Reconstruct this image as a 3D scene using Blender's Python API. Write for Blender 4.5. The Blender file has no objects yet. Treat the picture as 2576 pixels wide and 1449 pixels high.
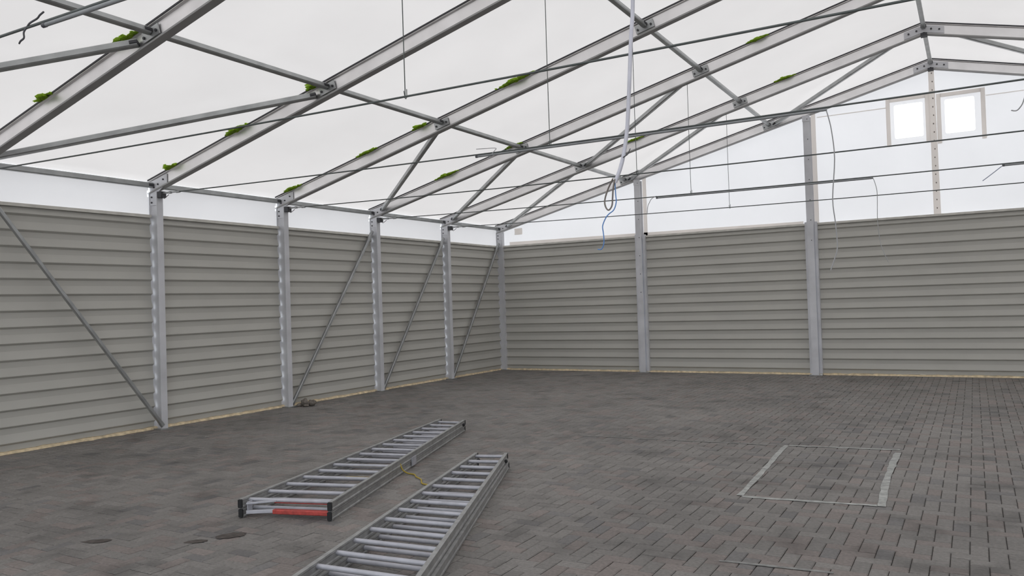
import bpy, math, random
from mathutils import Vector, Matrix
random.seed(7)
S = bpy.context.scene
COL = S.collection

# ------------------------------------------------------------------ camera
cam_d = bpy.data.cameras.new('camera'); cam = bpy.data.objects.new('camera', cam_d); COL.objects.link(cam)
YAW, PITCH, ROLL, FPX = -0.5239, 0.0193, -0.0315, 2008.92
CAMPOS = Vector((10.548, -17.602, 1.683))
fw = Vector((math.sin(YAW)*math.cos(PITCH), math.cos(YAW)*math.cos(PITCH), math.sin(PITCH)))
r0 = Vector((math.cos(YAW), -math.sin(YAW), 0)); u0 = r0.cross(fw)
RT = r0*math.cos(ROLL)+u0*math.sin(ROLL); UP = -r0*math.sin(ROLL)+u0*math.cos(ROLL)
m = Matrix((RT, UP, -fw)).transposed().to_4x4(); m.translation = CAMPOS
cam.matrix_world = m
cam_d.sensor_width = 36; cam_d.lens = 36*FPX/2576; cam_d.clip_start = .05; cam_d.clip_end = 500
S.camera = cam

# ------------------------------------------------------------------ world, light, exposure
SKY = 2.6
w = bpy.data.worlds.new('overcast_sky'); S.world = w; w.use_nodes = True
bg = w.node_tree.nodes['Background']; bg.inputs[0].default_value = (.88, .94, 1, 1); bg.inputs[1].default_value = SKY
S.view_settings.view_transform = 'Standard'; S.view_settings.look = 'None'
S.view_settings.exposure = 0.0; S.view_settings.gamma = 1; S.view_settings.use_curve_mapping = False

# ------------------------------------------------------------------ dimensions (metres)
BAY = 2.5                 # frame spacing; frame i stands at y = -BAY*i, frame 0 is the far gable
RX = 9.981                # ridge x ; left wall at x = 0
XR = 2*RX                 # right wall
YB = -20.0                # back gable
EZ, SL = 3.572, .2514     # rafter centre line height at x = 0 and slope
RH = .20                  # rafter depth
HW = 3.15                 # top of steel cladding
def zc(x): return EZ + SL*(x if x <= RX else XR-x)
CA = math.atan(SL)
ORD = ['at the far gable', 'second from the far gable', 'third from the far gable', 'fourth from the far gable',
       'fifth from the far gable', 'sixth from the far gable', 'seventh from the far gable']

# ------------------------------------------------------------------ materials
def mat(name, col, rough=.6, metal=0, var=.12, scale=6, spec=.5, bump=0, bscale=200):
    m = bpy.data.materials.new(name); m.use_nodes = True; nt = m.node_tree; N = nt.nodes; L = nt.links
    b = N['Principled BSDF']; b.inputs['Roughness'].default_value = rough; b.inputs['Metallic'].default_value = metal
    b.inputs['Specular IOR Level'].default_value = spec
    tc = N.new('ShaderNodeTexCoord'); nz = N.new('ShaderNodeTexNoise'); nz.inputs['Scale'].default_value = scale; nz.inputs['Detail'].default_value = 5
    L.new(tc.outputs['Object'], nz.inputs['Vector'])
    mr = N.new('ShaderNodeMapRange'); mr.inputs[1].default_value = .3; mr.inputs[2].default_value = .7
    mr.inputs[3].default_value = 1-var; mr.inputs[4].default_value = 1+var; L.new(nz.outputs[0], mr.inputs[0])
    mx = N.new('ShaderNodeMix'); mx.data_type = 'RGBA'; mx.blend_type = 'MULTIPLY'; mx.inputs[0].default_value = 1
    mx.inputs[6].default_value = (*col, 1); L.new(mr.outputs[0], mx.inputs[7]); L.new(mx.outputs[2], b.inputs['Base Color'])
    if bump:
        n2 = N.new('ShaderNodeTexNoise'); n2.inputs['Scale'].default_value = bscale; L.new(tc.outputs['Object'], n2.inputs['Vector'])
        bp = N.new('ShaderNodeBump'); bp.inputs['Strength'].default_value = bump; bp.inputs['Distance'].default_value = .01
        L.new(n2.outputs[0], bp.inputs['Height']); L.new(bp.outputs[0], b.inputs['Normal'])
    return m

def fabric(name, col, trans, mixf=.5, var=.04, scale=.7):
    """PVC tent sheet: diffuse reflection plus diffuse transmission of the daylight outside."""
    m = bpy.data.materials.new(name); m.use_nodes = True; nt = m.node_tree; N = nt.nodes; L = nt.links
    N.remove(N['Principled BSDF']); out = N['Material Output']
    d = N.new('ShaderNodeBsdfDiffuse'); d.inputs[0].default_value = (*col, 1)
    t = N.new('ShaderNodeBsdfTranslucent')
    tc = N.new('ShaderNodeTexCoord'); nz = N.new('ShaderNodeTexNoise'); nz.inputs['Scale'].default_value = scale; nz.inputs['Detail'].default_value = 6
    L.new(tc.outputs['Object'], nz.inputs['Vector'])
    mr = N.new('ShaderNodeMapRange'); mr.inputs[1].default_value = .3; mr.inputs[2].default_value = .7
    mr.inputs[3].default_value = 1-var; mr.inputs[4].default_value = 1+var; L.new(nz.outputs[0], mr.inputs[0])
    mx = N.new('ShaderNodeMix'); mx.data_type = 'RGBA'; mx.blend_type = 'MULTIPLY'; mx.inputs[0].default_value = 1
    mx.inputs[6].default_value = (*trans, 1); L.new(mr.outputs[0], mx.inputs[7]); L.new(mx.outputs[2], t.inputs[0])
    s = N.new('ShaderNodeMixShader'); s.inputs[0].default_value = mixf
    L.new(d.outputs[0], s.inputs[1]); L.new(t.outputs[0], s.inputs[2]); L.new(s.outputs[0], out.inputs[0])
    return m

M = {}
M['alu'] = mat('aluminium_profile', (.63, .63, .655), .55, .12, .10, 3)
M['flange'] = mat('shaded_flange', (.36, .355, .35), .7, 0, .1, 4)  # rafter metal darkened: the shade on the underside is put into the colour
M['steel'] = mat('galvanised_tube', (.40, .41, .41), .42, .75, .15, 5)
M['rafter'] = mat('mill_finish_rafter', (.80, .785, .785), .38, .85, .07, 3)
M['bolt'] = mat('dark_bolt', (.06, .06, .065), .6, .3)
M['rod'] = mat('dark_tie_rod', (.12, .135, .13), .6, .2)
M['sheet'] = mat('grey_beige_steel_sheet', (.468, .456, .418), .6, 0, .04, 1.2)
M['flash'] = mat('cream_edge_trim', (.62, .60, .55), .6)
M['roof'] = fabric('white_roof_sheet', (.78, .765, .76), (.600, .555, .525))
M['gable'] = fabric('white_gable_sheet', (.80, .80, .82), (.845, .81, .795))
M['eave'] = fabric('white_eave_sheet', (.80, .80, .82), (.735, .70, .685))
M['double'] = fabric('doubled_sheet_hem', (.70, .685, .67), (.86, .83, .80), .88)
M['foam'] = mat('yellow_foam', (.66, .54, .36), .9, 0, .3, 12)
M['joint'] = mat('dark_joint_sand', (.055, .05, .047), 1, 0, .2, 30)
M['ladder'] = mat('dull_ladder_aluminium', (.33, .33, .325), .45, .4, .2, 14)
M['rung'] = mat('bright_rung_aluminium', (.44, .44, .48), .45, .3, .12, 10)
M['black'] = mat('black_rubber', (.015, .015, .016), .8)
M['red'] = mat('red_paint', (.42, .06, .05), .5, 0, .25, 30)
M['yellow'] = mat('yellow_strap', (.45, .33, .05), .7)
M['wire'] = mat('grey_wire', (.42, .42, .43), .6)
M['wire_dark'] = mat('dark_wire', (.10, .10, .11), .6)
M['conduit'] = mat('grey_conduit', (.30, .31, .32), .5)
M['white_cable'] = mat('white_cable', (.72, .72, .80), .5)
M['blue'] = mat('blue_wire', (.12, .28, .62), .5)
M['brown'] = mat('grey_brown_wire', (.22, .19, .17), .6)
M['dirt'] = mat('brown_dirt', (.075, .063, .056), 1, 0, .4, 25)
M['moss'] = fabric('green_moss', (.34, .46, .07), (.70, .92, .20), .55, .35, 30)
M['paint'] = mat('worn_white_paint', (.36, .365, .35), .9, 0, .35, 14)
M['faint'] = mat('almost_worn_off_paint', (.235, .235, .225), .9, 0, .3, 14)
M['clump'] = mat('dry_earth', (.17, .15, .13), 1, 0, .4, 25)
M['ground'] = mat('outside_paving', (.2, .19, .18), .9)

def paver_mat():
    m = bpy.data.materials.new('concrete_paver'); m.use_nodes = True; nt = m.node_tree; N = nt.nodes; L = nt.links
    b = N['Principled BSDF']; b.inputs['Roughness'].default_value = .62; b.inputs['Specular IOR Level'].default_value = .4
    at = N.new('ShaderNodeAttribute'); at.attribute_name = 'tint'
    geo = N.new('ShaderNodeNewGeometry')
    def noise(scale, det, a, c, lo, hi):
        n = N.new('ShaderNodeTexNoise'); n.inputs['Scale'].default_value = scale; n.inputs['Detail'].default_value = det
        L.new(geo.outputs['Position'], n.inputs['Vector'])
        r = N.new('ShaderNodeMapRange'); r.inputs[1].default_value = a; r.inputs[2].default_value = c; r.inputs[3].default_value = lo; r.inputs[4].default_value = hi
        L.new(n.outputs[0], r.inputs[0]); return r.outputs[0]
    cur = at.outputs['Color']
    for f in (noise(.55, 4, .3, .7, .84, 1.14), noise(2.2, 6, .30, .46, .66, 1.02), noise(45, 4, .3, .7, .82, 1.18)):
        mx = N.new('ShaderNodeMix'); mx.data_type = 'RGBA'; mx.blend_type = 'MULTIPLY'; mx.inputs[0].default_value = 1
        L.new(cur, mx.inputs[6]); L.new(f, mx.inputs[7]); cur = mx.outputs[2]
    L.new(cur, b.inputs['Base Color'])
    n2 = N.new('ShaderNodeTexNoise'); n2.inputs['Scale'].default_value = 120; L.new(geo.outputs['Position'], n2.inputs['Vector'])
    bp = N.new('ShaderNodeBump'); bp.inputs['Strength'].default_value = .35; bp.inputs['Distance'].default_value = .006
    L.new(n2.outputs[0], bp.inputs['Height']); L.new(bp.outputs[0], b.inputs['Normal'])
    return m
M['paver'] = paver_mat()

def pane_mat():
    m = bpy.data.materials.new('clear_window_film'); m.use_nodes = True; nt = m.node_tree; N = nt.nodes; L = nt.links
    N.remove(N['Principled BSDF']); t = N.new('ShaderNodeBsdfTransparent'); t.inputs[0].default_value = (.96, .97, .98, 1)
    g = N.new('ShaderNodeBsdfGlossy'); g.inputs['Roughness'].default_value = .08; s = N.new('ShaderNodeMixShader'); s.inputs[0].default_value = .05
    L.new(t.outputs[0], s.inputs[1]); L.new(g.outputs[0], s.inputs[2]); L.new(s.outputs[0], N['Material Output'].inputs[0]); return m
M['pane'] = pane_mat()

# ------------------------------------------------------------------ mesh helpers
class MB:
    def __init__(s): s.v = []; s.f = []; s.sm = []
    def add(s, vs, fs, smooth=False):
        o = len(s.v); s.v += [tuple(v) for v in vs]; s.f += [tuple(i+o for i in f) for f in fs]; s.sm += [smooth]*len(fs)
    def box(s, a, b):
        x0, y0, z0 = a; x1, y1, z1 = b
        s.add([(x0,y0,z0),(x1,y0,z0),(x1,y1,z0),(x0,y1,z0),(x0,y0,z1),(x1,y0,z1),(x1,y1,z1),(x0,y1,z1)],
              [(0,3,2,1),(4,5,6,7),(0,1,5,4),(1,2,6,5),(2,3,7,6),(3,0,4,7)]); return s
    def prof(s, poly, p, q, up=(0,0,1)):
        """extrude a 2D outline (side, up) from p to q"""
        p = Vector(p); q = Vector(q); d = (q-p).normalized(); sd = d.cross(Vector(up)).normalized(); u = sd.cross(d)
        n = len(poly); vs = [p+sd*a+u*b for a, b in poly]+[q+sd*a+u*b for a, b in poly]
        fs = [tuple(range(n))[::-1], tuple(range(n, 2*n))]+[(i, (i+1) % n, n+(i+1) % n, n+i) for i in range(n)]
        s.add(vs, fs); return s
    def bar(s, p, q, wd, h, up=(0,0,1), c=.15):
        k = min(wd, h)*c; a, b = wd/2, h/2
        return s.prof([(-a+k,-b),(a-k,-b),(a,-b+k),(a,b-k),(a-k,b),(-a+k,b),(-a,b-k),(-a,-b+k)], p, q, up)
    def tube(s, pts, r, n=8):
        pts = [Vector(p) for p in pts]; rings = []; ref = None
        for i, p in enumerate(pts):
            d = (pts[min(i+1, len(pts)-1)]-pts[max(i-1, 0)]).normalized()
            if ref is None: ref = Vector((0,0,1)) if abs(d.z) < .9 else Vector((1,0,0))
            a = d.cross(ref).normalized(); b = a.cross(d); ref = b
            rings.append([p+(a*math.cos(t)+b*math.sin(t))*r for t in [2*math.pi*k/n for k in range(n)]])
        vs = [v for g in rings for v in g]
        fs = [(i*n+k, i*n+(k+1) % n, (i+1)*n+(k+1) % n, (i+1)*n+k) for i in range(len(pts)-1) for k in range(n)]
        s.add(vs, fs, True); s.add(rings[0], [tuple(range(n))[::-1]]); s.add(rings[-1], [tuple(range(n))]); return s
    def blob(s, c, rx, ry, rz, seg=7, ring=5, j=.25):
        vs = [(c[0], c[1], c[2]+rz)]
        for i in range(1, ring):
            t = math.pi*i/ring
            for k in range(seg):
                f = 2*math.pi*k/seg; q = 1+random.uniform(-j, j)
                vs.append((c[0]+rx*q*math.sin(t)*math.cos(f), c[1]+ry*q*math.sin(t)*math.sin(f), c[2]+rz*q*math.cos(t)))
        vs.append((c[0], c[1], c[2]-rz)); e = len(vs)-1; fs = []
        for k in range(seg): fs += [(0, 1+k, 1+(k+1) % seg), (e, e-1-k, e-1-(k+1) % seg)]
        for i in range(ring-2):
            for k in range(seg): a = 1+i*seg; fs.append((a+k, a+seg+k, a+seg+(k+1) % seg, a+(k+1) % seg))
        s.add(vs, fs, True); return s
    def mesh(s, name, m):
        me = bpy.data.meshes.new(name); me.from_pydata(s.v, [], s.f); me.polygons.foreach_set('use_smooth', s.sm); me.materials.append(m); me.update(); return me
    def build(s, name, m, parent=None): return obj(name, s.mesh(name, m), parent)

def obj(name, data, parent=None, loc=None):
    o = bpy.data.objects.new(name, data); COL.objects.link(o); o.parent = parent
    if loc: o.location = loc
    return o
def tag(o, label=None, cat=None, group=None, kind=None):
    if label: o['label'] = label
    if cat: o['category'] = cat
    if group: o['group'] = group
    if kind: o['kind'] = kind
    return o
def empty(name, loc=(0,0,0)):
    o = bpy.data.objects.new(name, None); COL.objects.link(o); o.location = loc; o.empty_display_size = .1; return o
def at_origin(o, root):
    """keep a part's world-space mesh in place under an Empty that stands at the thing's base"""
    o.matrix_parent_inverse = Matrix.Translation(root.location).inverted(); return o
def spline(pts, k=5):
    P = [Vector(p) for p in pts]; out = []
    for i in range(len(P)-1):
        a, b, c, d = P[max(i-1, 0)], P[i], P[i+1], P[min(i+2, len(P)-1)]
        for j in range(k):
            t = j/k; out.append(.5*((2*b)+(c-a)*t+(2*a-5*b+4*c-d)*t*t+(3*b-a-3*c+d)*t**3))
    out.append(P[-1]); return out

# ================================================================== THE SETTING
# ---- floor: dark bed, herringbone concrete pavers
PW = .105; X0, Y0 = 10.15, -10.7095        # pattern origin
floor = MB().box((-.3, YB-.3, -.12), (XR+.3, .3, -.012)).build('floor', M['joint'])
tag(floor, 'grey-brown concrete pavers laid in herringbone across the hall', kind='structure')
def paver_tint():
    t = random.random(); g = random.uniform(.160, .202)
    if t < .18: return (g*1.12, g*.97, g*.90)
    if t < .26: return (g*.84, g*.80, g*.78)
    return (g*1.04, g*.975, g*.915)
def paver_geo(horizontal):
    a, b = (PW, PW/2) if horizontal else (PW/2, PW); g = .0022; i = .006
    lo = [(-a+g,-b+g,-.02),(a-g,-b+g,-.02),(a-g,b-g,-.02),(-a+g,b-g,-.02)]
    mi = [(x, y, -.0045) for x, y, _ in lo]
    hi = [(-a+g+i,-b+g+i,0),(a-g-i,-b+g+i,0),(a-g-i,b-g-i,0),(-a+g+i,b-g-i,0)]
    fs = [(8,9,10,11)]+[(k,(k+1) % 4,4+(k+1) % 4,4+k) for k in range(4)]+[(4+k,4+(k+1) % 4,8+(k+1) % 4,8+k) for k in range(4)]
    return lo+mi+hi, fs
def in_view(x, y):
    d = Vector((x, y, 0))-CAMPOS; z = d.dot(fw)
    if z < .5: return None
    u, v = 1288+FPX*d.dot(RT)/z, 724.5-FPX*d.dot(UP)/z
    return z if -10 < u < 2586 and v < 1455 else None
cells = []
ni0, ni1 = int((0-X0)/PW)-1, int((XR-X0)/PW)+1; nj0, nj1 = int((YB-Y0)/PW)-1, int((0-Y0)/PW)+1
for i in range(ni0, ni1):
    for j in range(nj0, nj1):
        c = (i+1+j) % 4       # cell (-1,0) is the left half of a lying brick
        if c == 0: cells.append((True, X0+(i+1)*PW, Y0+(j+.5)*PW))
        elif c == 2: cells.append((False, X0+(i+.5)*PW, Y0+(j+1)*PW))
def under_ladder(x, y):
    return (y < -8.6 and 4.3+(-8.7-y)*.25 < x < 4.65+(-8.7-y)*.36) or (y < -10.4 and 6.0+(-10.5-y)*.29 < x < 6.35+(-10.5-y)*.42)
near = []
for n, (h, x, y) in enumerate(cells):
    z = in_view(x, y)
    if z and not under_ladder(x, y): near.append((z, n))
near = set(n for _, n in sorted(near)[:300])
GEO = {True: paver_geo(True), False: paver_geo(False)}
VAR = {}
for h in (True, False):
    for k in range(9):
        me = bpy.data.meshes.new('paver'); me.from_pydata(GEO[h][0], [], GEO[h][1]); me.materials.append(M['paver'])
        ca = me.color_attributes.new('tint', 'FLOAT_COLOR', 'POINT'); t = paver_tint()
        for q in ca.data: q.color = (*t, 1)
        VAR[h, k] = me
field = MB(); cols = []
for n, (h, x, y) in enumerate(cells):
    dz = random.uniform(-.0025, .0015)
    if n in near:
        o = bpy.data.objects.new('paver', VAR[h, random.randrange(9)]); COL.objects.link(o); o.parent = floor; o.location = (x, y, dz)
        o.rotation_euler = (random.uniform(-.006, .006), random.uniform(-.006, .006), 0)
    else:
        a, b = random.uniform(-.006, .006), random.uniform(-.006, .006); vs, fs = GEO[h]
        field.add([(x+p, y+q, r+dz+p*a+q*b) for p, q, r in vs], fs); t = paver_tint(); cols += [(*t, 1)]*12
fo = field.build('paver_field', M['paver'], floor); tag(fo, kind='stuff')
ca = fo.data.color_attributes.new('tint', 'FLOAT_COLOR', 'POINT'); ca.data.foreach_set('color', [c for q in cols for c in q])
tag(MB().box((-40, -60, -.5), (60, 40, -.13)).build('ground', M['ground']), 'plain paving outside the tent', kind='structure')

# ---- trapezoidal steel cladding: 5 ribs of 207 mm per sheet, ribs towards the room
def sheet_mesh(length, name='wall_sheet'):
    t = .003; R = .031; p = []
    for k in range(5):
        z = k*.207
        p += [(0, z), (0, z+.072), (R, z+.098), (R, z+.105)]
    p += [(0, 5*.207)]
    poly = p+[(a-t, b) for a, b in reversed(p)]
    mb = MB(); n = len(poly)
    vs = [(a, -length/2, b) for a, b in poly]+[(a, length/2, b) for a, b in poly]; h = len(p)
    fs = [(i, i+1, n+i+1, n+i) for i in range(n-1)]+[(n-1, 0, n, 2*n-1)]
    fs += [(i, n-1-i, n-2-i, i+1) for i in range(h-1)]+[(n+i, n+i+1, 2*n-2-i, 2*n-1-i) for i in range(h-1)]
    mb.add(vs, [f[::-1] for f in fs]); return mb.mesh(name, M['sheet'])
def cladding(parent, cx, cy, length, rotz, me=None):
    me = me or sheet_mesh(length)
    for k in range(3):
        o = obj('wall_sheet', me, parent); o.location = (cx, cy, .035+k*1.035); o.rotation_euler = (0, 0, rotz)
    cap = MB().box((-.012, -length/2, 3.14), (.05, length/2, 3.158)).box((.042, -length/2, 3.115), (.05, length/2, 3.14)).build('edge_trim', M['flash'], parent)
    cap.location = (cx, cy, 0); cap.rotation_euler = (0, 0, rotz)
    return me
def side_wall(name, side):
    root = empty(name); tag(root, kind='structure'); me = sheet_mesh(BAY-.11)
    for b in range(8):
        y = -BAY*(b+.5)
        cladding(root, .03 if side < 0 else XR-.03, y, BAY-.11, 0 if side < 0 else math.pi, me)
        mb = MB(); x = .02 if side < 0 else XR-.02; ya, yb = y-BAY/2+.056, y+BAY/2-.078; n = 8
        vs = []
        for i in range(n+1):
            yy = ya+(yb-ya)*i/n; bow = .012*math.sin(math.pi*i/n)
            vs += [(x-bow*(-side), yy, 3.10), (x-bow*1.5*(-side), yy, 3.35), (x, yy, EZ+.06)]
        mb.add(vs, [(3*i+k, 3*i+3+k, 3*i+4+k, 3*i+1+k) for i in range(n) for k in range(2)], True)
        ye = y+BAY/2-.056
        for za, zb2 in ((3.10, 3.43), (3.52, EZ+.06)): mb.add([(x, yb, za), (x, ye, za), (x, ye, zb2), (x, yb, zb2)], [(0, 1, 2, 3)])
        mb.build('eave_sheet', M['eave'], root)
    return root
wl = side_wall('wall_left', -1); wl['label'] = 'left long wall of ribbed grey steel sheet under a white strip'
wr = side_wall('wall_right', 1); wr['label'] = 'right long wall of ribbed grey steel sheet'

# ---- far gable: cladding, white sheet with two window openings, hems
wf = empty('wall_far'); tag(wf, 'far gable wall, ribbed grey steel below white tent sheet', kind='structure')
for a, b in ((.13, 3.793), (4.013, 7.555), (7.775, 12.187), (12.407, 15.949), (16.169, XR-.13)):
    cladding(wf, (a+b)/2, -.03, b-a, -math.pi/2)
WIN = [(9.27, 9.84, 4.69, 5.42), (10.16, 10.72, 4.68, 5.40)]
def gable_sheet(parent, y, holes, z0=3.08):
    xs = sorted(set([.02, .6, 1.5, 3, 4.5, 6, 7.5, 8.6, RX, 12, 14, 16, 18, XR-.02]+[v for h in holes for v in h[:2]])); mb = MB()
    for a, b in zip(xs, xs[1:]):
        hole = next((h for h in holes if h[0] <= a and b <= h[1]), None)
        za, zb = zc(a)+.09, zc(b)+.09
        if hole:
            mb.add([(a,y,z0),(b,y,z0),(b,y,hole[2]),(a,y,hole[2])], [(0,1,2,3)]); mb.add([(a,y,hole[3]),(b,y,hole[3]),(b,y,zb),(a,y,za)], [(0,1,2,3)])
        else: mb.add([(a,y,z0),(b,y,z0),(b,y,zb),(a,y,za)], [(0,1,2,3)])
    return mb.build('gable_sheet', M['gable'], parent)
gable_sheet(wf, .02, WIN)
def strip(parent, name, pts, y=.008, t=.006, m='double'):
    """hem of doubled tent sheet, a thin strip welded on the room side; pts is a quad in x, z"""
    n = len(pts); mb = MB(); vs = [(x, y-t, z) for x, z in pts]+[(x, y, z) for x, z in pts]
    mb.add(vs, [tuple(range(n)), tuple(range(2*n-1, n-1, -1))]+[(i, n+i, n+(i+1) % n, (i+1) % n) for i in range(n)]); return mb.build(name, M[m], parent)
strip(wf, 'hem', [(.35, 3.08), (7.5, 3.08), (7.5, 3.215), (.35, 3.245)])
strip(wf, 'seam', [(9.93, 3.08), (10.055, 3.08), (10.03, 5.97), (9.93, 5.97)])
strip(wf, 'patch', [(.50, 3.42), (.72, 3.42), (.72, 3.58), (.50, 3.58)], y=.016)
strip(wf, 'weld_line', [(7.85, 5.353), (9.16, 5.353), (9.16, 5.369), (7.85, 5.369)])
strip(wf, 'weld_line', [(10.88, 5.338), (13.5, 5.338), (13.5, 5.352), (10.88, 5.352)])
mb = MB()
for k in range(17):
    z = 3.28+k*.165; mb.blob((9.992+.004*math.sin(k*3), .002, z), .011, .004, .016, 6, 4, .1)
tag(mb.build('lacing', M['brown'], wf), kind='stuff')
def rr(x0, x1, z0, z1, r, n=5):
    out = []
    for cx, cz, a0 in ((x1-r, z1-r, 0), (x0+r, z1-r, 90), (x0+r, z0+r, 180), (x1-r, z0+r, 270)):
        out += [(cx+r*math.cos(math.radians(a0+90*k/n)), cz+r*math.sin(math.radians(a0+90*k/n))) for k in range(n+1)]
    return out
for k, (a, b, c, d) in enumerate(WIN):
    r = empty('window_%d' % (k+1), (0, 0, 0)); tag(r, ['left-hand small clear window in the far gable sheet', 'right-hand small clear window in the far gable sheet'][k], kind='structure')
    i = rr(a+.03, b-.03, c+.03, d-.03, .035); n = len(i)
    o = rr(a, b, c, d, .0005); mb = MB(); vs = [(x, .019, z) for x, z in i]+[(x, .019, z) for x, z in o]
    mb.add(vs, [(q, (q+1) % n, n+(q+1) % n, n+q) for q in range(n)]); mb.build('window_frame', M['gable'], r)
    mb = MB(); mb.add([(x, .018, z) for x, z in i], [tuple(range(n))]); mb.build('pane', M['pane'], r)
    x0, x1 = (9.155, 9.93) if k == 0 else (10.05, 10.87); z0 = 4.58 if k == 0 else 4.53; zt = 5.53 if k == 0 else 5.50
    for pts in ([(x0, z0), (x0+.075, z0), (x0+.075, zt), (x0, zt)], [(x1-.075, z0), (x1, z0), (x1, zt), (x1-.075, zt)], [(x0+.075, zt-.075), (x1-.075, zt-.075), (x1-.075, zt), (x0+.075, zt)]):
        strip(r, 'hem', pts, y=.0)

# ---- back gable behind the viewer: cladding with an open gateway
wb = empty('wall_back'); tag(wb, 'rear gable wall with an open gateway', kind='structure')
for a, b in ((.13, 5.2), (14.8, XR-.13)): cladding(wb, (a+b)/2, YB+.03, b-a, math.pi/2)
mb = MB(); y = YB-.02
for a, b in ((.02, 5.2), (5.2, RX), (RX, 14.8), (14.8, XR-.02)):
    z0 = 3.08 if b <= 5.2 or a >= 14.8 else 4.4
    mb.add([(a,y,z0),(b,y,z0),(b,y,zc(b)+.09),(a,y,zc(a)+.09)], [(0,1,2,3)])
mb.build('gable_sheet', M['gable'], wb)

# ---- roof: one sheet per bay and slope, slightly puffed between the frames
ceil = empty('ceiling'); tag(ceil, 'white translucent tent roof sheets between the rafters', kind='structure')
for side in (-1, 1):
    mb = MB(); nx, ny = 24, 10
    for i in range(nx+1):
        s = i/nx; x = -.06+(RX+.06)*s; x = x if side < 0 else XR-x
        for j in range(ny+1):
            t = j/ny; puff = .035*math.sin(math.pi*t)*math.sin(math.pi*min(1, s*1.02))
            mb.v.append((x, -BAY*t, EZ+SL*(x if side < 0 else XR-x)+RH/2+.012+puff))
    for i in range(nx):
        for j in range(ny):
            a = i*(ny+1)+j; f = (a, a+1, a+ny+2, a+ny+1); mb.f.append(f if side > 0 else f[::-1]); mb.sm.append(True)
    me = mb.mesh('roof_sheet', M['roof'])
    for b in range(8): obj('roof_sheet', me, ceil, (0, -BAY*b, 0))

# ---- yellow foam bead under the cladding
def foam(name, a, b, label):
    a, b = Vector(a), Vector(b); L = (b-a).length; n = int(L/.09); pts = []
    mb = MB(); d = (b-a)/n; side = Vector((d.y, -d.x, 0)).normalized(); rings = []
    for i in range(n+1):
        p = a+d*i; wv = random.uniform(.012, .034)+(random.uniform(.02, .04) if random.random() < .08 else 0); h = random.uniform(.020, .034)
        rings.append([p+side*(-.03), p+side*(-.03)+Vector((0,0,h+.012)), p+side*wv*.6+Vector((0,0,h)), p+side*wv])
    vs = [v for g in rings for v in g]
    mb.add(vs, [(4*i+k, 4*i+k+1, 4*i+5+k, 4*i+4+k) for i in range(n) for k in range(3)], True)
    return tag(mb.build(name, M['foam'], None), label, kind='structure')
foam('trim_1', (.055, -19.9, .001), (.055, -.05, .001), 'yellow foam bead along the foot of the left wall')
foam('trim_2', (.06, -.055, .001), (XR-.06, -.055, .001), 'yellow foam bead along the foot of the far gable wall')

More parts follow.
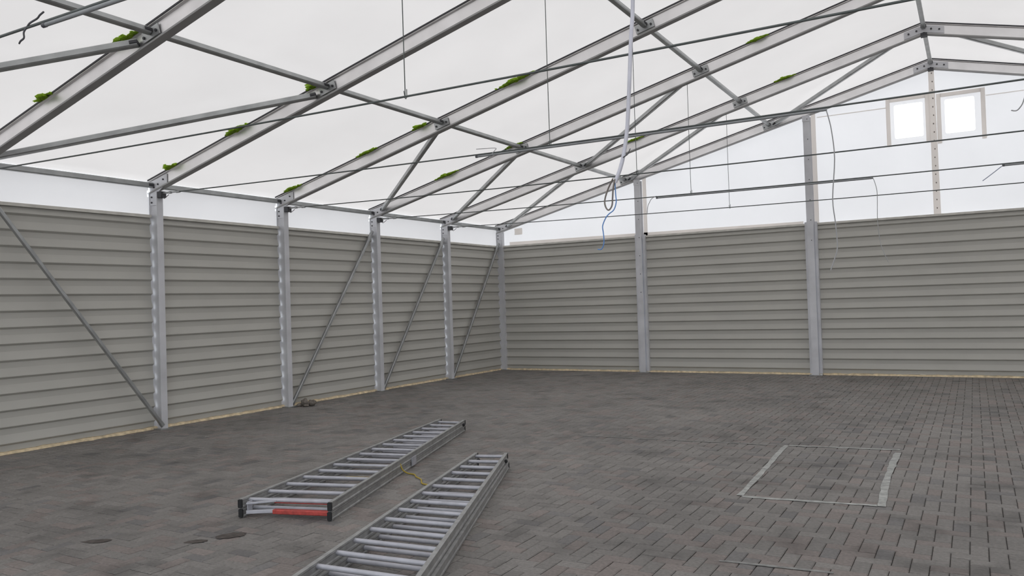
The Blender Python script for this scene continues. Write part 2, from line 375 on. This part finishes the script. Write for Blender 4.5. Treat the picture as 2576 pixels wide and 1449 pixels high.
# ================================================================== PORTAL FRAMES
def iprof(wd, h, fl, web):
    a, b, c = wd/2, h/2, web/2
    return [(-a,-b),(a,-b),(a,-b+fl),(c,-b+fl*1.5),(c,b-fl*1.5),(a,b-fl),(a,b),(-a,b),(-a,b-fl),(-c,b-fl*1.5),(-c,-b+fl*1.5),(-a,-b+fl)]
PX = (3.579, 6.892)
MOSS = {5: [(1.75, .25), (3.2, .5)], 4: [(1.94, .42), (.56, .25), (3.35, .18)], 3: [(4.9, .62), (3.2, .3), (2.1, .4), (.45, .4)], 2: [(3.42, .3), (1.95, .5), (7.8, .3)], 1: [(7.72, .35), (4.8, .3)], 0: [], 6: []}
def bolt(mb, p, r=.013, ln=.014):
    p = Vector(p); mb.tube([p, p+Vector((0, -ln, 0))], r, 6)
for i in range(7):
    y = -BAY*i
    if i == 0: y = -.062
    root = empty('portal_frame', (RX, y, 0))
    tag(root, 'grey aluminium portal frame of post and rafter, '+ORD[i], 'portal frame', 'portal frames of the tent hall')
    P = lambda o: at_origin(o, root)
    for s in (0, 1):
        X = (lambda x: x) if s == 0 else (lambda x: XR-x)
        po = P(MB().prof(iprof(.105, .19, .016, .05), (X(.105), y, .012), (X(.105), y, EZ-.08), up=(1, 0, 0)).build('post', M['alu'], root))
        P(MB().box((min(X(-.02), X(.25)), y-.10, 0), (max(X(-.02), X(.25)), y+.048 if i == 0 else y+.10, .014)).build('base_plate', M['steel'], root))
        dx = -.01
        P(MB().prof([(-.05,.08),(-.0225,.07),(-.0225,-.08),(.0225,-.08),(.0225,.07),(.05,.08),(.05,.1),(-.05,.1)], (X(dx), y, EZ+SL*dx), (X(RX-.002), y, EZ+SL*(RX-.002))).build('rafter', M['rafter'], root))
        P(MB().bar((X(dx), y, EZ+SL*dx-.09), (X(RX-.002), y, EZ+SL*(RX-.002)-.09), .10, .022, c=.1).build('bottom_flange', M['flange'], root))
        up = .013; P(MB().bar((X(.0), y, EZ+RH/2-.012+up), (X(RX-.002), y, EZ+SL*(RX-.002)+RH/2-.012+up), .112, .022, c=.1).build('keder_slot_shadow', M['bolt'], root))  # dark strip standing in for the shadow in the keder slots
        # knee plate with bolts
        mb = MB(); x0, x1 = .015, .36; t0, t1 = y-.036, y-.028
        pts = [(.02, 3.30), (.17, 3.30), (.19, 3.47), (.42, zc(.42)-.07), (.42, zc(.42)+.06), (.02, zc(.02)+.06)]
        n = len(pts); mb.add([(X(a), t0, b) for a, b in pts]+[(X(a), t1, b) for a, b in pts], [tuple(range(n)) if s == 0 else tuple(range(n))[::-1]]+[(k, n+k, n+(k+1) % n, (k+1) % n) for k in range(n)])
        kp = P(mb.build('knee_plate', M['alu'], root)); mb = MB()
        for a, b in ((.07, 3.34), (.07, 3.42), (.13, 3.56), (.22, 3.60), (.34, 3.66)): bolt(mb, (X(a), t0, b))
        tag(mb.build('knee_bolts', M['bolt'], kp), kind='stuff')
        for pxv in PX:
            z = zc(pxv); mb = MB(); d = Vector((1, 0, SL)).normalized()
            c = Vector((pxv, y-.040, z)); 
            if s: c.x = XR-c.x; d = Vector((1, 0, -SL)).normalized()
            mb.prof([(-.006,-.055),(.006,-.055),(.006,.055),(-.006,.055)], c-d*.13, c+d*.13)
            pb = P(mb.build('purlin_bracket', M['steel'], root)); mb = MB()
            for q in (-.095, .095): bolt(mb, c+d*q+Vector((0, -.006, -.01)), .015)
            tag(mb.build('bracket_bolts', M['bolt'], pb), kind='stuff')
    # ridge joint
    mb = MB(); pts = [(-.30, -.30*SL-.062), (0, -.062), (.30, -.30*SL-.062), (.30, -.30*SL+.055), (0, .055), (-.30, -.30*SL+.055)]; n = 6
    zr = zc(RX); mb.add([(RX+a, y-.038, zr+b) for a, b in pts]+[(RX+a, y-.028, zr+b) for a, b in pts], [tuple(range(n))]+[(k, n+k, n+(k+1) % n, (k+1) % n) for k in range(n)])
    rp = P(mb.build('ridge_plate', M['alu'], root)); mb = MB()
    for a in (-.23, -.11, .11, .23): bolt(mb, (RX+a, y-.038, zr-abs(a)*SL), .016)
    tag(mb.build('ridge_bolts', M['bolt'], rp), kind='stuff')
    P(MB().box((RX-.05, y-.07, zr-.13), (RX+.05, y+.048 if i == 0 else y+.07, zr-.085)).build('ridge_cleat', M['bolt'], root))
    if MOSS[i]:
        for xm, ln in MOSS[i]:
            mb = MB(); nb = int(ln*110)+8
            for q in range(nb):
                a = random.gauss(0, .28); a = max(-.5, min(.5, a)); x = xm+a*ln; k = 1-abs(a)*1.3
                rad = random.uniform(.010, .026)*(.5+k*.7); yy = y-.052-abs(random.gauss(0, .04))*k
                mb.blob((x, yy, EZ+SL*x+RH/2+.010-rad*.3), rad*2.4, rad, rad*.7, 5, 4, .4)
            o = P(mb.build('moss', M['moss'], root)); tag(o, 'green moss growing along the rafter edge', kind='stuff')

# ================================================================== PURLIN TUBES
ROW = {'eave': ('eave', .10, 0.0), 'lower': ('lower roof', PX[0], 0), 'upper': ('upper roof', PX[1], 0), 'ridge': ('ridge', RX, 0)}
GAP = ['in the bay next to the far gable']+['between the %s frames from the far gable' % g for g in ('second and third', 'third and fourth', 'fourth and fifth', 'fifth and sixth', 'sixth and seventh')]
def fy(i): return -.062 if i == 0 else -BAY*i
def square_bar(name, p, q, wd, label, cat, group, m='steel', up=(0, 0, 1), plates=True):
    p, q = Vector(p), Vector(q); base = p if p.z < q.z else q
    root = empty(name, base); tag(root, label, cat, group)
    at_origin(MB().bar(p, q, wd, wd, up).build('tube', M[m], root), root)
    if plates:
        d = (q-p).normalized()
        for e, s in ((p, 1), (q, -1)): at_origin(MB().bar(e-d*s*.006, e+d*s*.07, wd*1.28, wd*.5, up).build('end_fitting', M['bolt'] if wd > .06 else M['steel'], root), root)
    return root
for key, bays in (('eave', range(6)), ('lower', range(6)), ('upper', range(5)), ('ridge', range(3))):
    nm, x, dz = ROW[key]
    for b in bays:
        z = zc(x)+dz+(.02 if key in ('lower', 'upper', 'ridge') else -.004); wd = .078 if key == 'eave' else .066
        square_bar('purlin_tube', (x, fy(b)-.056, z), (x, fy(b+1)+.056, z), wd,
                   'grey steel %s purlin tube %s' % (nm, GAP[b]), 'purlin', nm+' purlins', up=(-SL, 0, 1) if key in ('lower', 'upper') else (0, 0, 1))

for nm, x in (('lower', XR-PX[0]), ('upper', XR-PX[1])):
    for b in range(3):
        z = zc(x)+.02
        square_bar('purlin_tube', (x, fy(b)-.056, z), (x, fy(b+1)+.056, z), .066, 'grey steel right-hand %s purlin tube %s' % (nm, GAP[b]), 'purlin', nm+' purlins of the right-hand slope', up=(SL, 0, 1))
for x in (XR-7.665, XR-3.903):      # the other half of the gable, beyond the right edge of the photograph
    MB().prof(iprof(.135, .16, .016, .07), (x, -.125, .0), (x, -.125, zc(x+.06)-RH/2-.012), up=(0, 1, 0)).build('post', M['alu'], wf)
    for q in (-1, 1):
        a = x+q*.069; b = x+q*.118
        MB().box((min(a, b), -.135, .03), (max(a, b), -.115, HW+.03)).box((b-.006, -.115, .03), (b+.006, -.04, HW+.03)).build('side_channel', M['alu'], wf)

# ================================================================== ROOF AND WALL BRACES
def roof_pt(x, y, drop=.05): return (x, y, zc(x)-drop)
BR = [  # (x,frame) low end -> (x,frame) high end
 ((.30, 5, +1), (3.40, 4, -1), 'long grey roof brace from the sixth frame eave up to the fifth frame purlin joint'),
 ((.30, 6, +1), (3.40, 5, -1), 'grey roof brace running off the left edge from the sixth frame purlin joint'),
 ((.36, 2, -1), (3.45, 3, +1), 'grey roof brace rising from the third frame eave to the fourth frame'),
 ((.36, 1, -1), (3.45, 2, +1), 'grey roof brace rising from the second frame eave to the third frame'),
 ((.36, 0, -1), (3.45, 1, +1), 'grey roof brace rising from the far gable eave corner to the second frame'),
 ((3.72, 1, -1), (6.62, 2, +1), 'grey roof brace from the second frame lower purlin joint up to the third frame'),
 ((3.72, 0, -1), (6.62, 1, +1), 'grey roof brace from the gable lower purlin joint up to the second frame'),
 ((7.02, 0, -1), (9.60, 1, +1), 'grey roof brace from the gable upper purlin joint to the ridge of the second frame'),
 ((XR-7.02, 0, -1), (XR-9.60, 1, +1), 'grey roof brace on the right-hand slope near the ridge'),
]
for (xa, fa, sa), (xb, fb, sb), lab in BR:
    ya, yb = fy(fa)+.06*sa, fy(fb)+.06*sb
    square_bar('roof_brace', roof_pt(xa, ya, .02), roof_pt(xb, yb, .02), .074, lab, 'brace', 'diagonal roof braces', up=(-SL if xa < RX else SL, 0, 1))
WB = [((.235, fy(4)-.06, .06), (.235, fy(5)+.09, 3.22), 'thick grey diagonal wall brace at the left edge, foot at the nearest post', .05),
      ((.17, fy(3)+.07, .05), (.11, fy(2)-.09, 3.22), 'grey diagonal wall brace leaning up to the third post from the corner', .055),
      ((.17, fy(2)+.07, .05), (.11, fy(1)-.09, 3.22), 'grey diagonal wall brace leaning up to the post next to the corner', .055),
      ((.17, fy(1)+.07, .05), (.11, fy(0)-.09, 3.22), 'grey diagonal wall brace leaning up into the far corner', .055)]
for p, q, lab, wd in WB: square_bar('wall_brace', p, q, wd, lab, 'brace', 'diagonal wall braces', up=(1, 0, 0))

# ================================================================== GABLE POSTS
for x, lab in ((3.903, 'tall grey gable post nearer the far left corner'), (7.665, 'tall grey gable post nearer the two windows')):
    r = empty('gable_post', (x, -.12, 0)); tag(r, lab, 'post', 'gable posts'); P = lambda o: at_origin(o, r)
    zt = zc(x-.06)-RH/2-.012
    P(MB().prof(iprof(.135, .16, .016, .07), (x, -.125, .012), (x, -.125, zt), up=(0, 1, 0)).build('post', M['alu'], r))
    for s in (-1, 1):
        a = x+s*.069; b = x+s*.118
        P(MB().box((min(a, b), -.135, .03), (max(a, b), -.115, HW+.03)).box((b-.006, -.115, .03), (b+.006, -.04, HW+.03)).build('side_channel', M['alu'], r))
    strip(wf, 'hem', [(x+.06, 3.1), (x+.15, 3.1), (x+.15, zc(x+.1)-.05), (x+.06, zc(x+.06)-.05)])
    P(MB().box((x-.13, -.22, 0), (x+.13, -.05, .013)).build('base_plate', M['steel'], r))
    P(MB().box((x-.075, -.212, zt-.11), (x+.075, -.206, zt+.02)).build('head_plate', M['alu'], r))
    mb = MB()
    for k in range(7): bolt(mb, (x+.02, -.206, zt-.06-k*.42), .010, .008)
    tag(P(mb.build('post_bolts', M['bolt'], r)), kind='stuff')

# ================================================================== TIE RODS, HANGERS, CONDUITS
def tz(x): t = (x-.3)/(XR-.6); return 3.465-.115*4*t*(1-t)
for i in range(1, 7):
    y = -BAY*i; r = empty('tie_rod', (RX, y, tz(RX))); tag(r, 'thin dark tie rod spanning the hall at eave height, frame '+ORD[i], 'tie rod', 'tie rods'); P = lambda o: at_origin(o, r)
    xs = [.62+(XR-1.24)*k/30 for k in range(31)]
    P(MB().tube([(x, y, tz(x)) for x in xs], .0085, 7).build('rod', M['rod'], r))
    for s in (0, 1):
        X = (lambda x: x) if s == 0 else (lambda x: XR-x)
        P(MB().box((min(X(.205), X(.29)), y-.045, 3.40), (max(X(.205), X(.29)), y+.045, 3.49)).build('anchor_bracket', M['bolt'], r))
        mb = MB(); mb.tube([(X(.285), y, tz(.3)), (X(.40), y, tz(.4))], .014, 8); mb.tube([(X(.40), y, tz(.4)), (X(.60), y, tz(.6))], .011, 8)
        mb.tube([(X(.58), y, tz(.58)), (X(.66), y, tz(.66))], .019, 8); mb.tube([(X(.42), y, tz(.42)), (X(.47), y, tz(.47))], .021, 6)
        P(mb.build('turnbuckle', M['steel'], r))
        mb = MB(); mb.tube(spline([(X(.30), y-.02, 3.42), (X(.34), y-.03, 3.38), (X(.38), y-.02, 3.40), (X(.42), y-.01, 3.43)], 4), .005, 5); P(mb.build('shackle', M['bolt'], r))
HL = {5: ('the nearest vertical hanger wire, left of centre', 6.67), 4: ('the long vertical hanger wire running up past the top edge', 6.68), 3: ('the thin vertical hanger wire beside the white cable', 6.70), 2: ('the vertical hanger wire over the first gable bay', 6.66), 1: ('the farthest vertical hanger wire', 6.62)}
for i, (lab, x) in HL.items():
    y = -BAY*i; zt = zc(x)-RH/2; zb = tz(x)+.012; zl = zb if i != 1 else zb
    r = empty('hanger_wire', (x, y, zb)); tag(r, lab.replace('the ', '', 1)+' holding a tie rod', 'wire', 'hanger wires')
    at_origin(MB().tube([(x, y, zb-.03), (x-.003, y, (zb+zt)/2), (x, y, zt-.002)], .0042, 6).build('wire', M['rod'], r), r)
    at_origin(MB().tube([(x-.012, y, zb+.035), (x-.004, y, zb-.02), (x+.006, y, zb-.032), (x+.016, y, zb-.02), (x+.016, y, zb+.045)], .0035, 5).build('hook', M['rod'], r), r)
CD = [(6, 6.02, 9.4, 'grey conduit at the top left corner, under the nearest tie rod'),       (4, 5.74, 9.47, 'grey conduit on the tie rod that passes above the gable windows'), (2, 6.07, 9.35, 'grey conduit in front of the gable sheet, with wires at both ends'),
      (2, 10.94, 14.4, 'grey conduit at the right edge, with a slanting blue-grey wire')]
for i, a, b, lab in CD:
    y = -BAY*i-.004; r = empty('conduit', (a, y, tz(a))); tag(r, lab, 'conduit', 'conduits on the tie rods'); n = 12; dz = -.022
    at_origin(MB().tube([(a+(b-a)*k/n, y, tz(a+(b-a)*k/n)+dz) for k in range(n+1)], .0125, 8).build('pipe', M['conduit'], r), r)
    at_origin(MB().tube([(a, y, tz(a)+dz), (a+.03, y, tz(a)+dz)], .0145, 8).build('end_sleeve', M['wire_dark'], r), r)
WR = [('wire_dark', .0055, -15, [(6.03, 3.425), (6.00, 3.41), (5.962, 3.400), (5.90, 3.385), (5.859, 3.372), (5.835, 3.345), (5.824, 3.315), (5.80, 3.30), (5.774, 3.292)], 'dark crooked wire dangling at the top left corner'),
      ('wire', .004, -10, [(5.75, 3.435), (6.0, 3.415), (5.99, 3.39), (5.954, 3.353), (5.93, 3.335), (5.911, 3.305)], 'short pale wire end hanging from a conduit near the middle rafters'),
      ('wire', .0055, -10, [(9.462, 3.33), (9.48, 3.26), (9.502, 3.13), (9.519, 2.879), (9.489, 2.526), (9.505, 2.312), (9.513, 2.098), (9.49, 2.0), (9.449, 1.889)], 'long pale wire hanging in front of the gable cladding right of the post'),
      ('wire', .005, -5, [(6.079, 3.38), (5.994, 3.341), (5.95, 3.28), (5.921, 3.216), (5.902, 3.085)], 'short pale wire hanging beside the gable post nearer the corner'),
      ('wire', .005, -5, [(9.352, 3.32), (9.38, 3.22), (9.395, 3.082), (9.386, 2.681), (9.412, 2.392), (9.45, 2.25), (9.505, 2.101)], 'pale wire hanging from the conduit end above the gable cladding'),
      ('blue_grey', .006, -5, [(10.935, 3.32), (10.82, 3.23), (10.707, 3.146)], 'short slanting blue-grey wire below the right-hand window'),
      ('wire', .005, -10, [(10.99, 3.315), (10.965, 3.23), (10.953, 3.189), (10.935, 3.144), (10.901, 3.107), (10.863, 3.113)], 'curled pale wire end at the right edge beside the window')]
M['blue_grey'] = mat('blue_grey_wire', (.35, .38, .50), .6)
for m_, rad, y, pts, lab in WR:
    tag(MB().tube(spline([(x, y-.004-.006*(k % 2), z) for k, (x, z) in enumerate(pts)], 4), rad, 6).build('dangling_wire', M[m_]), lab, 'wire')
# white cable with loose ends
r = empty('white_cable', (8.475, -12.42, 2.479)); tag(r, 'thick white cable hanging from the roof with loose grey and blue ends', 'cable'); P = lambda o: at_origin(o, r)
Y = -12.575
P(MB().tube(spline([(8.69, Y, zc(8.69)-.05), (8.665, Y, 4.6), (8.647, Y, 3.709), (8.625, Y, 3.442), (8.594, Y, 3.041), (8.574, Y, 2.827), (8.545, Y, 2.668), (8.513, Y, 2.563), (8.475, Y, 2.479)], 5), .0135, 10).build('sheath', M['white_cable'], r))
P(MB().tube(spline([(8.48, Y-.012, 2.50), (8.464, Y-.01, 2.44), (8.453, Y, 2.378), (8.446, Y, 2.324), (8.421, Y, 2.296), (8.40, Y, 2.32), (8.395, Y, 2.365), (8.42, Y, 2.436), (8.466, Y-.014, 2.505)], 5), .0055, 6).build('loose_loop', M['brown'], r))
P(MB().tube(spline([(8.474, Y, 2.48), (8.476, Y, 2.40), (8.478, Y, 2.345), (8.459, Y, 2.295), (8.42, Y, 2.268), (8.395, Y, 2.24), (8.373, Y, 2.192), (8.376, Y, 2.15), (8.379, Y, 2.109), (8.377, Y, 2.07), (8.365, Y, 2.041), (8.35, Y, 2.032), (8.331, Y, 2.036)], 4), .0038, 6).build('blue_core', M['blue'], r))
P(MB().tube([(8.575, Y-.012, 2.655), (8.548, Y-.016, 2.64), (8.53, Y+.012, 2.635)], .004, 5).tube([(8.575, Y-.012, 2.655), (8.60, Y-.02, 2.69)], .003, 5).tube([(8.57, Y-.012, 2.65), (8.59, Y-.02, 2.665)], .003, 5).build('cable_tie', M['wire_dark'], r))

# ================================================================== LADDERS
def lerp(a, b, t): return Vector(a)+(Vector(b)-Vector(a))*t
def section(root, NL, NR, FL, FR, z0, h, rungs, inset=0, caps=True):
    sec = bpy.data.objects.new('ladder_section', None); COL.objects.link(sec); sec.parent = root; sec.location = (0, 0, z0)
    ax = ((Vector(NR)-Vector(NL)).normalized())
    O = root.location
    def pt(v, z): return Vector((v[0]-O.x, v[1]-O.y, z))
    for a, b, s in ((NL, FL, 1), (NR, FR, -1)):
        a = Vector(a)+ax*s*inset; b = Vector(b)+ax*s*inset
        st = MB().prof([(-.016, -h/2), (.016, -h/2), (.016, -h/2+.012), (.011, -h/2+.02), (.011, h/2-.02), (.016, h/2-.012), (.016, h/2), (-.016, h/2), (-.016, h/2-.012), (-.011, h/2-.02), (-.011, -h/2+.02), (-.016, -h/2+.012)], pt(a, h/2), pt(b, h/2)).build('stile', M['ladder'], sec)
        if caps:
            d = (Vector(b)-Vector(a)).normalized()
            for e, sg in ((a, -1), (b, 1)):
                MB().bar(pt(e, h/2)-Vector((d.x, d.y, 0))*.012*(1 if sg > 0 else -1)*0, pt(Vector(e)+d*.016*sg, h/2), .036, h*.94).build('end_cap', M['black'], sec)
    for t in rungs:
        a = lerp(NL, FL, t)+ax*inset; b = lerp(NR, FR, t)-ax*inset
        MB().tube([pt(a, h*.62), pt(b, h*.62)], .0165, 10).build('rung', M['rung'], sec)
    return sec
V2 = lambda x, y: Vector((x, y))
# left ladder
NL, NR, FL, FR = V2(5.29, -13.05), V2(6.06, -12.83), V2(4.235, -8.735), V2(4.60, -8.70)
l1 = empty('ladder', (5.05, -10.8, .003)); tag(l1, 'aluminium extension ladder with a red bar at its near end, lying further left', 'ladder', 'ladders on the floor')
R1 = [.024+k*(.955/15) for k in range(16)]
section(l1, NL, NR, FL, FR, 0, .072, [t+(.05-.1*t)/4.45 for t in R1], .004); section(l1, NL, NR, FL, FR, .077, .072, R1)
O = l1.location; ax = (NR-NL).normalized(); dr = (FL-NL).normalized()
def W(v, z): return (v.x-O.x, v.y-O.y, z-O.z)
MB().bar(W(lerp(NL, NR, .33)+dr*.06, .045), W(lerp(NL, NR, .955)+dr*.06, .045), .05, .036).build('red_crossbar', M['red'], l1)
MB().bar(W(lerp(NL, NR, .30)+dr*.12, .108), W(lerp(NL, NR, .95)+dr*.12, .108), .03, .016).build('red_crossbar', M['red'], l1)
mb = MB()
mb.bar(W(lerp(NL, NR, .05)+dr*.02, .112), W(lerp(NL, NR, .33)+dr*.10, .122), .03, .014); mb.bar(W(lerp(NL, NR, .05)+dr*.02, .042), W(lerp(NL, NR, .35)+dr*.07, .048), .03, .03)
mb.bar(W(lerp(NL, NR, .06)+dr*.05, .04), W(lerp(NL, NR, .06)+dr*.05, .125), .05, .012, up=(1, 0, 0)); mb.build('stabiliser_bracket', M['rung'], l1)
a = lerp(NL, FL, .33); b = lerp(NR, FR, .33); MB().bar(W(lerp(a, b, .25), .014), W(lerp(a, b, .97), .014), .05, .018).build('yellow_strap', M['yellow'], l1)
mb = MB(); e = FR-(FR-NR).normalized()*.10; mb.blob(W(e+V2(.024, 0), .10), .012, .03, .022, 8, 6, .05); mb.build('roller', M['black'], l1)
MB().bar(W(lerp(NR, FR, .47)+V2(.022, .0), .06), W(lerp(NR, FR, .50)+V2(.022, 0), .06), .012, .09).build('guide_bracket', M['rung'], l1)
# right ladder
NL, NR, FL, FR = V2(7.335, -15.05), V2(8.20, -15.0), V2(6.03, -10.63), V2(6.33, -10.53)
l2 = empty('ladder', (6.9, -12.7, .003)); tag(l2, 'aluminium extension ladder in front, cut off by the bottom edge of the photo', 'ladder', 'ladders on the floor')
dL = (FL-NL).length; R2 = [1-(.055+k*.2655)/dL for k in range(17)]
section(l2, NL, NR, FL, FR, .077, .072, R2); section(l2, NL+V2(.018, .03), NR+V2(.018, .03), lerp(NL, FL, .985)+V2(.018, .01), lerp(NR, FR, .985)+V2(.018, .01), 0, .07, [t+.11/dL for t in R2[1:]], 0)
O = l2.location; mb = MB(); e = lerp(NR, FR, .965); mb.blob(W(e+V2(.024, 0), .10), .012, .028, .02, 8, 6, .05); mb.build('roller', M['black'], l2)
e = lerp(NL, FL, .985)+V2(.05, .0); MB().blob(W(e, .09), .02, .02, .018, 8, 6, .05).build('pulley', M['black'], l2)
# rope between the ladders
tag(MB().tube(spline([(5.50, -11.22, .11), (5.52, -11.21, .05), (5.56, -11.18, .012), (5.66, -11.20, .011), (5.74, -11.28, .011), (5.86, -11.36, .011), (5.98, -11.50, .011), (6.10, -11.52, .011)], 5), .007, 6).build('rope', M['yellow']), 'short yellow rope trailing from the left ladder onto the floor', 'rope')

# ================================================================== FLOOR MARKINGS, DIRT
def line_mark(root, pts, wd, name='painted_line', m='paint'):
    mb = MB(); P = [Vector(p) for p in pts]; vs = []; n = len(P)
    for k, p in enumerate(P):
        d = (P[min(k+1, n-1)]-P[max(k-1, 0)]).normalized(); s = Vector((-d.y, d.x)); q = wd*random.uniform(.42, .56)
        for z in (.0022, .0042): vs += [(p.x-s.x*q, p.y-s.y*q, z), (p.x+s.x*q, p.y+s.y*q, z)]
    fs = [(0, 1, 3, 2), (4*n-4, 4*n-2, 4*n-1, 4*n-3)]
    for k in range(n-1):
        a = 4*k; b = a+4; fs += [(a+2, a+3, b+3, b+2), (a, b, b+1, a+1), (a, a+2, b+2, b), (a+1, b+1, b+3, a+3)]
    mb.add(vs, fs); return at_origin(mb.build(name, M[m], root), root)
def seg(a, b, n=14, j=.006): return [Vector(a)+(Vector(b)-Vector(a))*k/n+Vector((random.uniform(-j, j), random.uniform(-j, j))) for k in range(n+1)]
r = empty('floor_marking', (9.3, -9.6, 0)); tag(r, 'worn white painted rectangle marked out on the pavers', 'floor marking')
line_mark(r, seg((8.775, -10.80), (8.675, -8.36)), .052)
line_mark(r, seg((9.853, -10.74), (9.81, -9.64), 8)+seg((9.805, -9.5), (9.80, -8.40), 8), .062)
line_mark(r, seg((8.80, -10.83), (9.83, -10.72)), .05)
line_mark(r, seg((8.70, -8.345), (9.815, -8.22)), .045)
fl = empty('floor_line', (8, -8.4, 0)); line_mark(fl, seg((6.2, -8.52), (8.63, -8.37), 20), .022, m='faint'); tag(fl, 'faint thin white line on the pavers leading left from the marked rectangle', 'floor marking')
fl = empty('floor_line', (9.4, -12.5, 0)); line_mark(fl, seg((9.08, -12.53), (9.76, -12.47), 10), .03, m='faint'); tag(fl, 'faint short white line on the pavers at the bottom right', 'floor marking')
def debris(name, pts, label, m='dirt'):
    mb = MB()
    for x, y, z, a, b, c in pts: mb.blob((x, y, z), a, b, c, 9, 6, .3)
    return tag(mb.build(name, M[m]), label, 'dirt')
debris('dirt_clump', [(.36, -7.33, .065, .075, .075, .075), (.45, -7.25, .05, .065, .065, .055), (.29, -7.38, .03, .05, .045, .035), (.42, -7.36, .022, .05, .05, .024)], 'brown clump of dirt at the foot of the second post from the left', 'clump')
def dirt_patch(cx, cy, ln, wd, ang, label):
    mb = MB(); n = 18; vs = []
    for k in range(n):
        t = 2*math.pi*k/n; q = random.uniform(.82, 1.1); a, b = ln/2*math.cos(t)*q, wd/2*math.sin(t)*q
        vs.append((cx+a*math.cos(ang)-b*math.sin(ang), cy+a*math.sin(ang)+b*math.cos(ang), .003))
    vs2 = [(cx+(x-cx)*.7, cy+(y-cy)*.7, .0075) for x, y, _ in vs]
    mb.add(vs+vs2, [tuple(range(n, 2*n))]+[(k, (k+1) % n, n+(k+1) % n, n+k) for k in range(n)], True)
    tag(mb.build('dirt_patch', M['dirt']), label, 'dirt')
dirt_patch(5.635, -13.45, .24, .15, .9, 'dark dirt patch on the pavers just in front of the left ladder')
dirt_patch(5.52, -13.665, .17, .09, .7, 'small dark dirt patch left of the larger one by the ladder end')
dirt_patch(4.80, -13.98, .22, .10, .6, 'dark dirt smear near the bottom left of the floor')
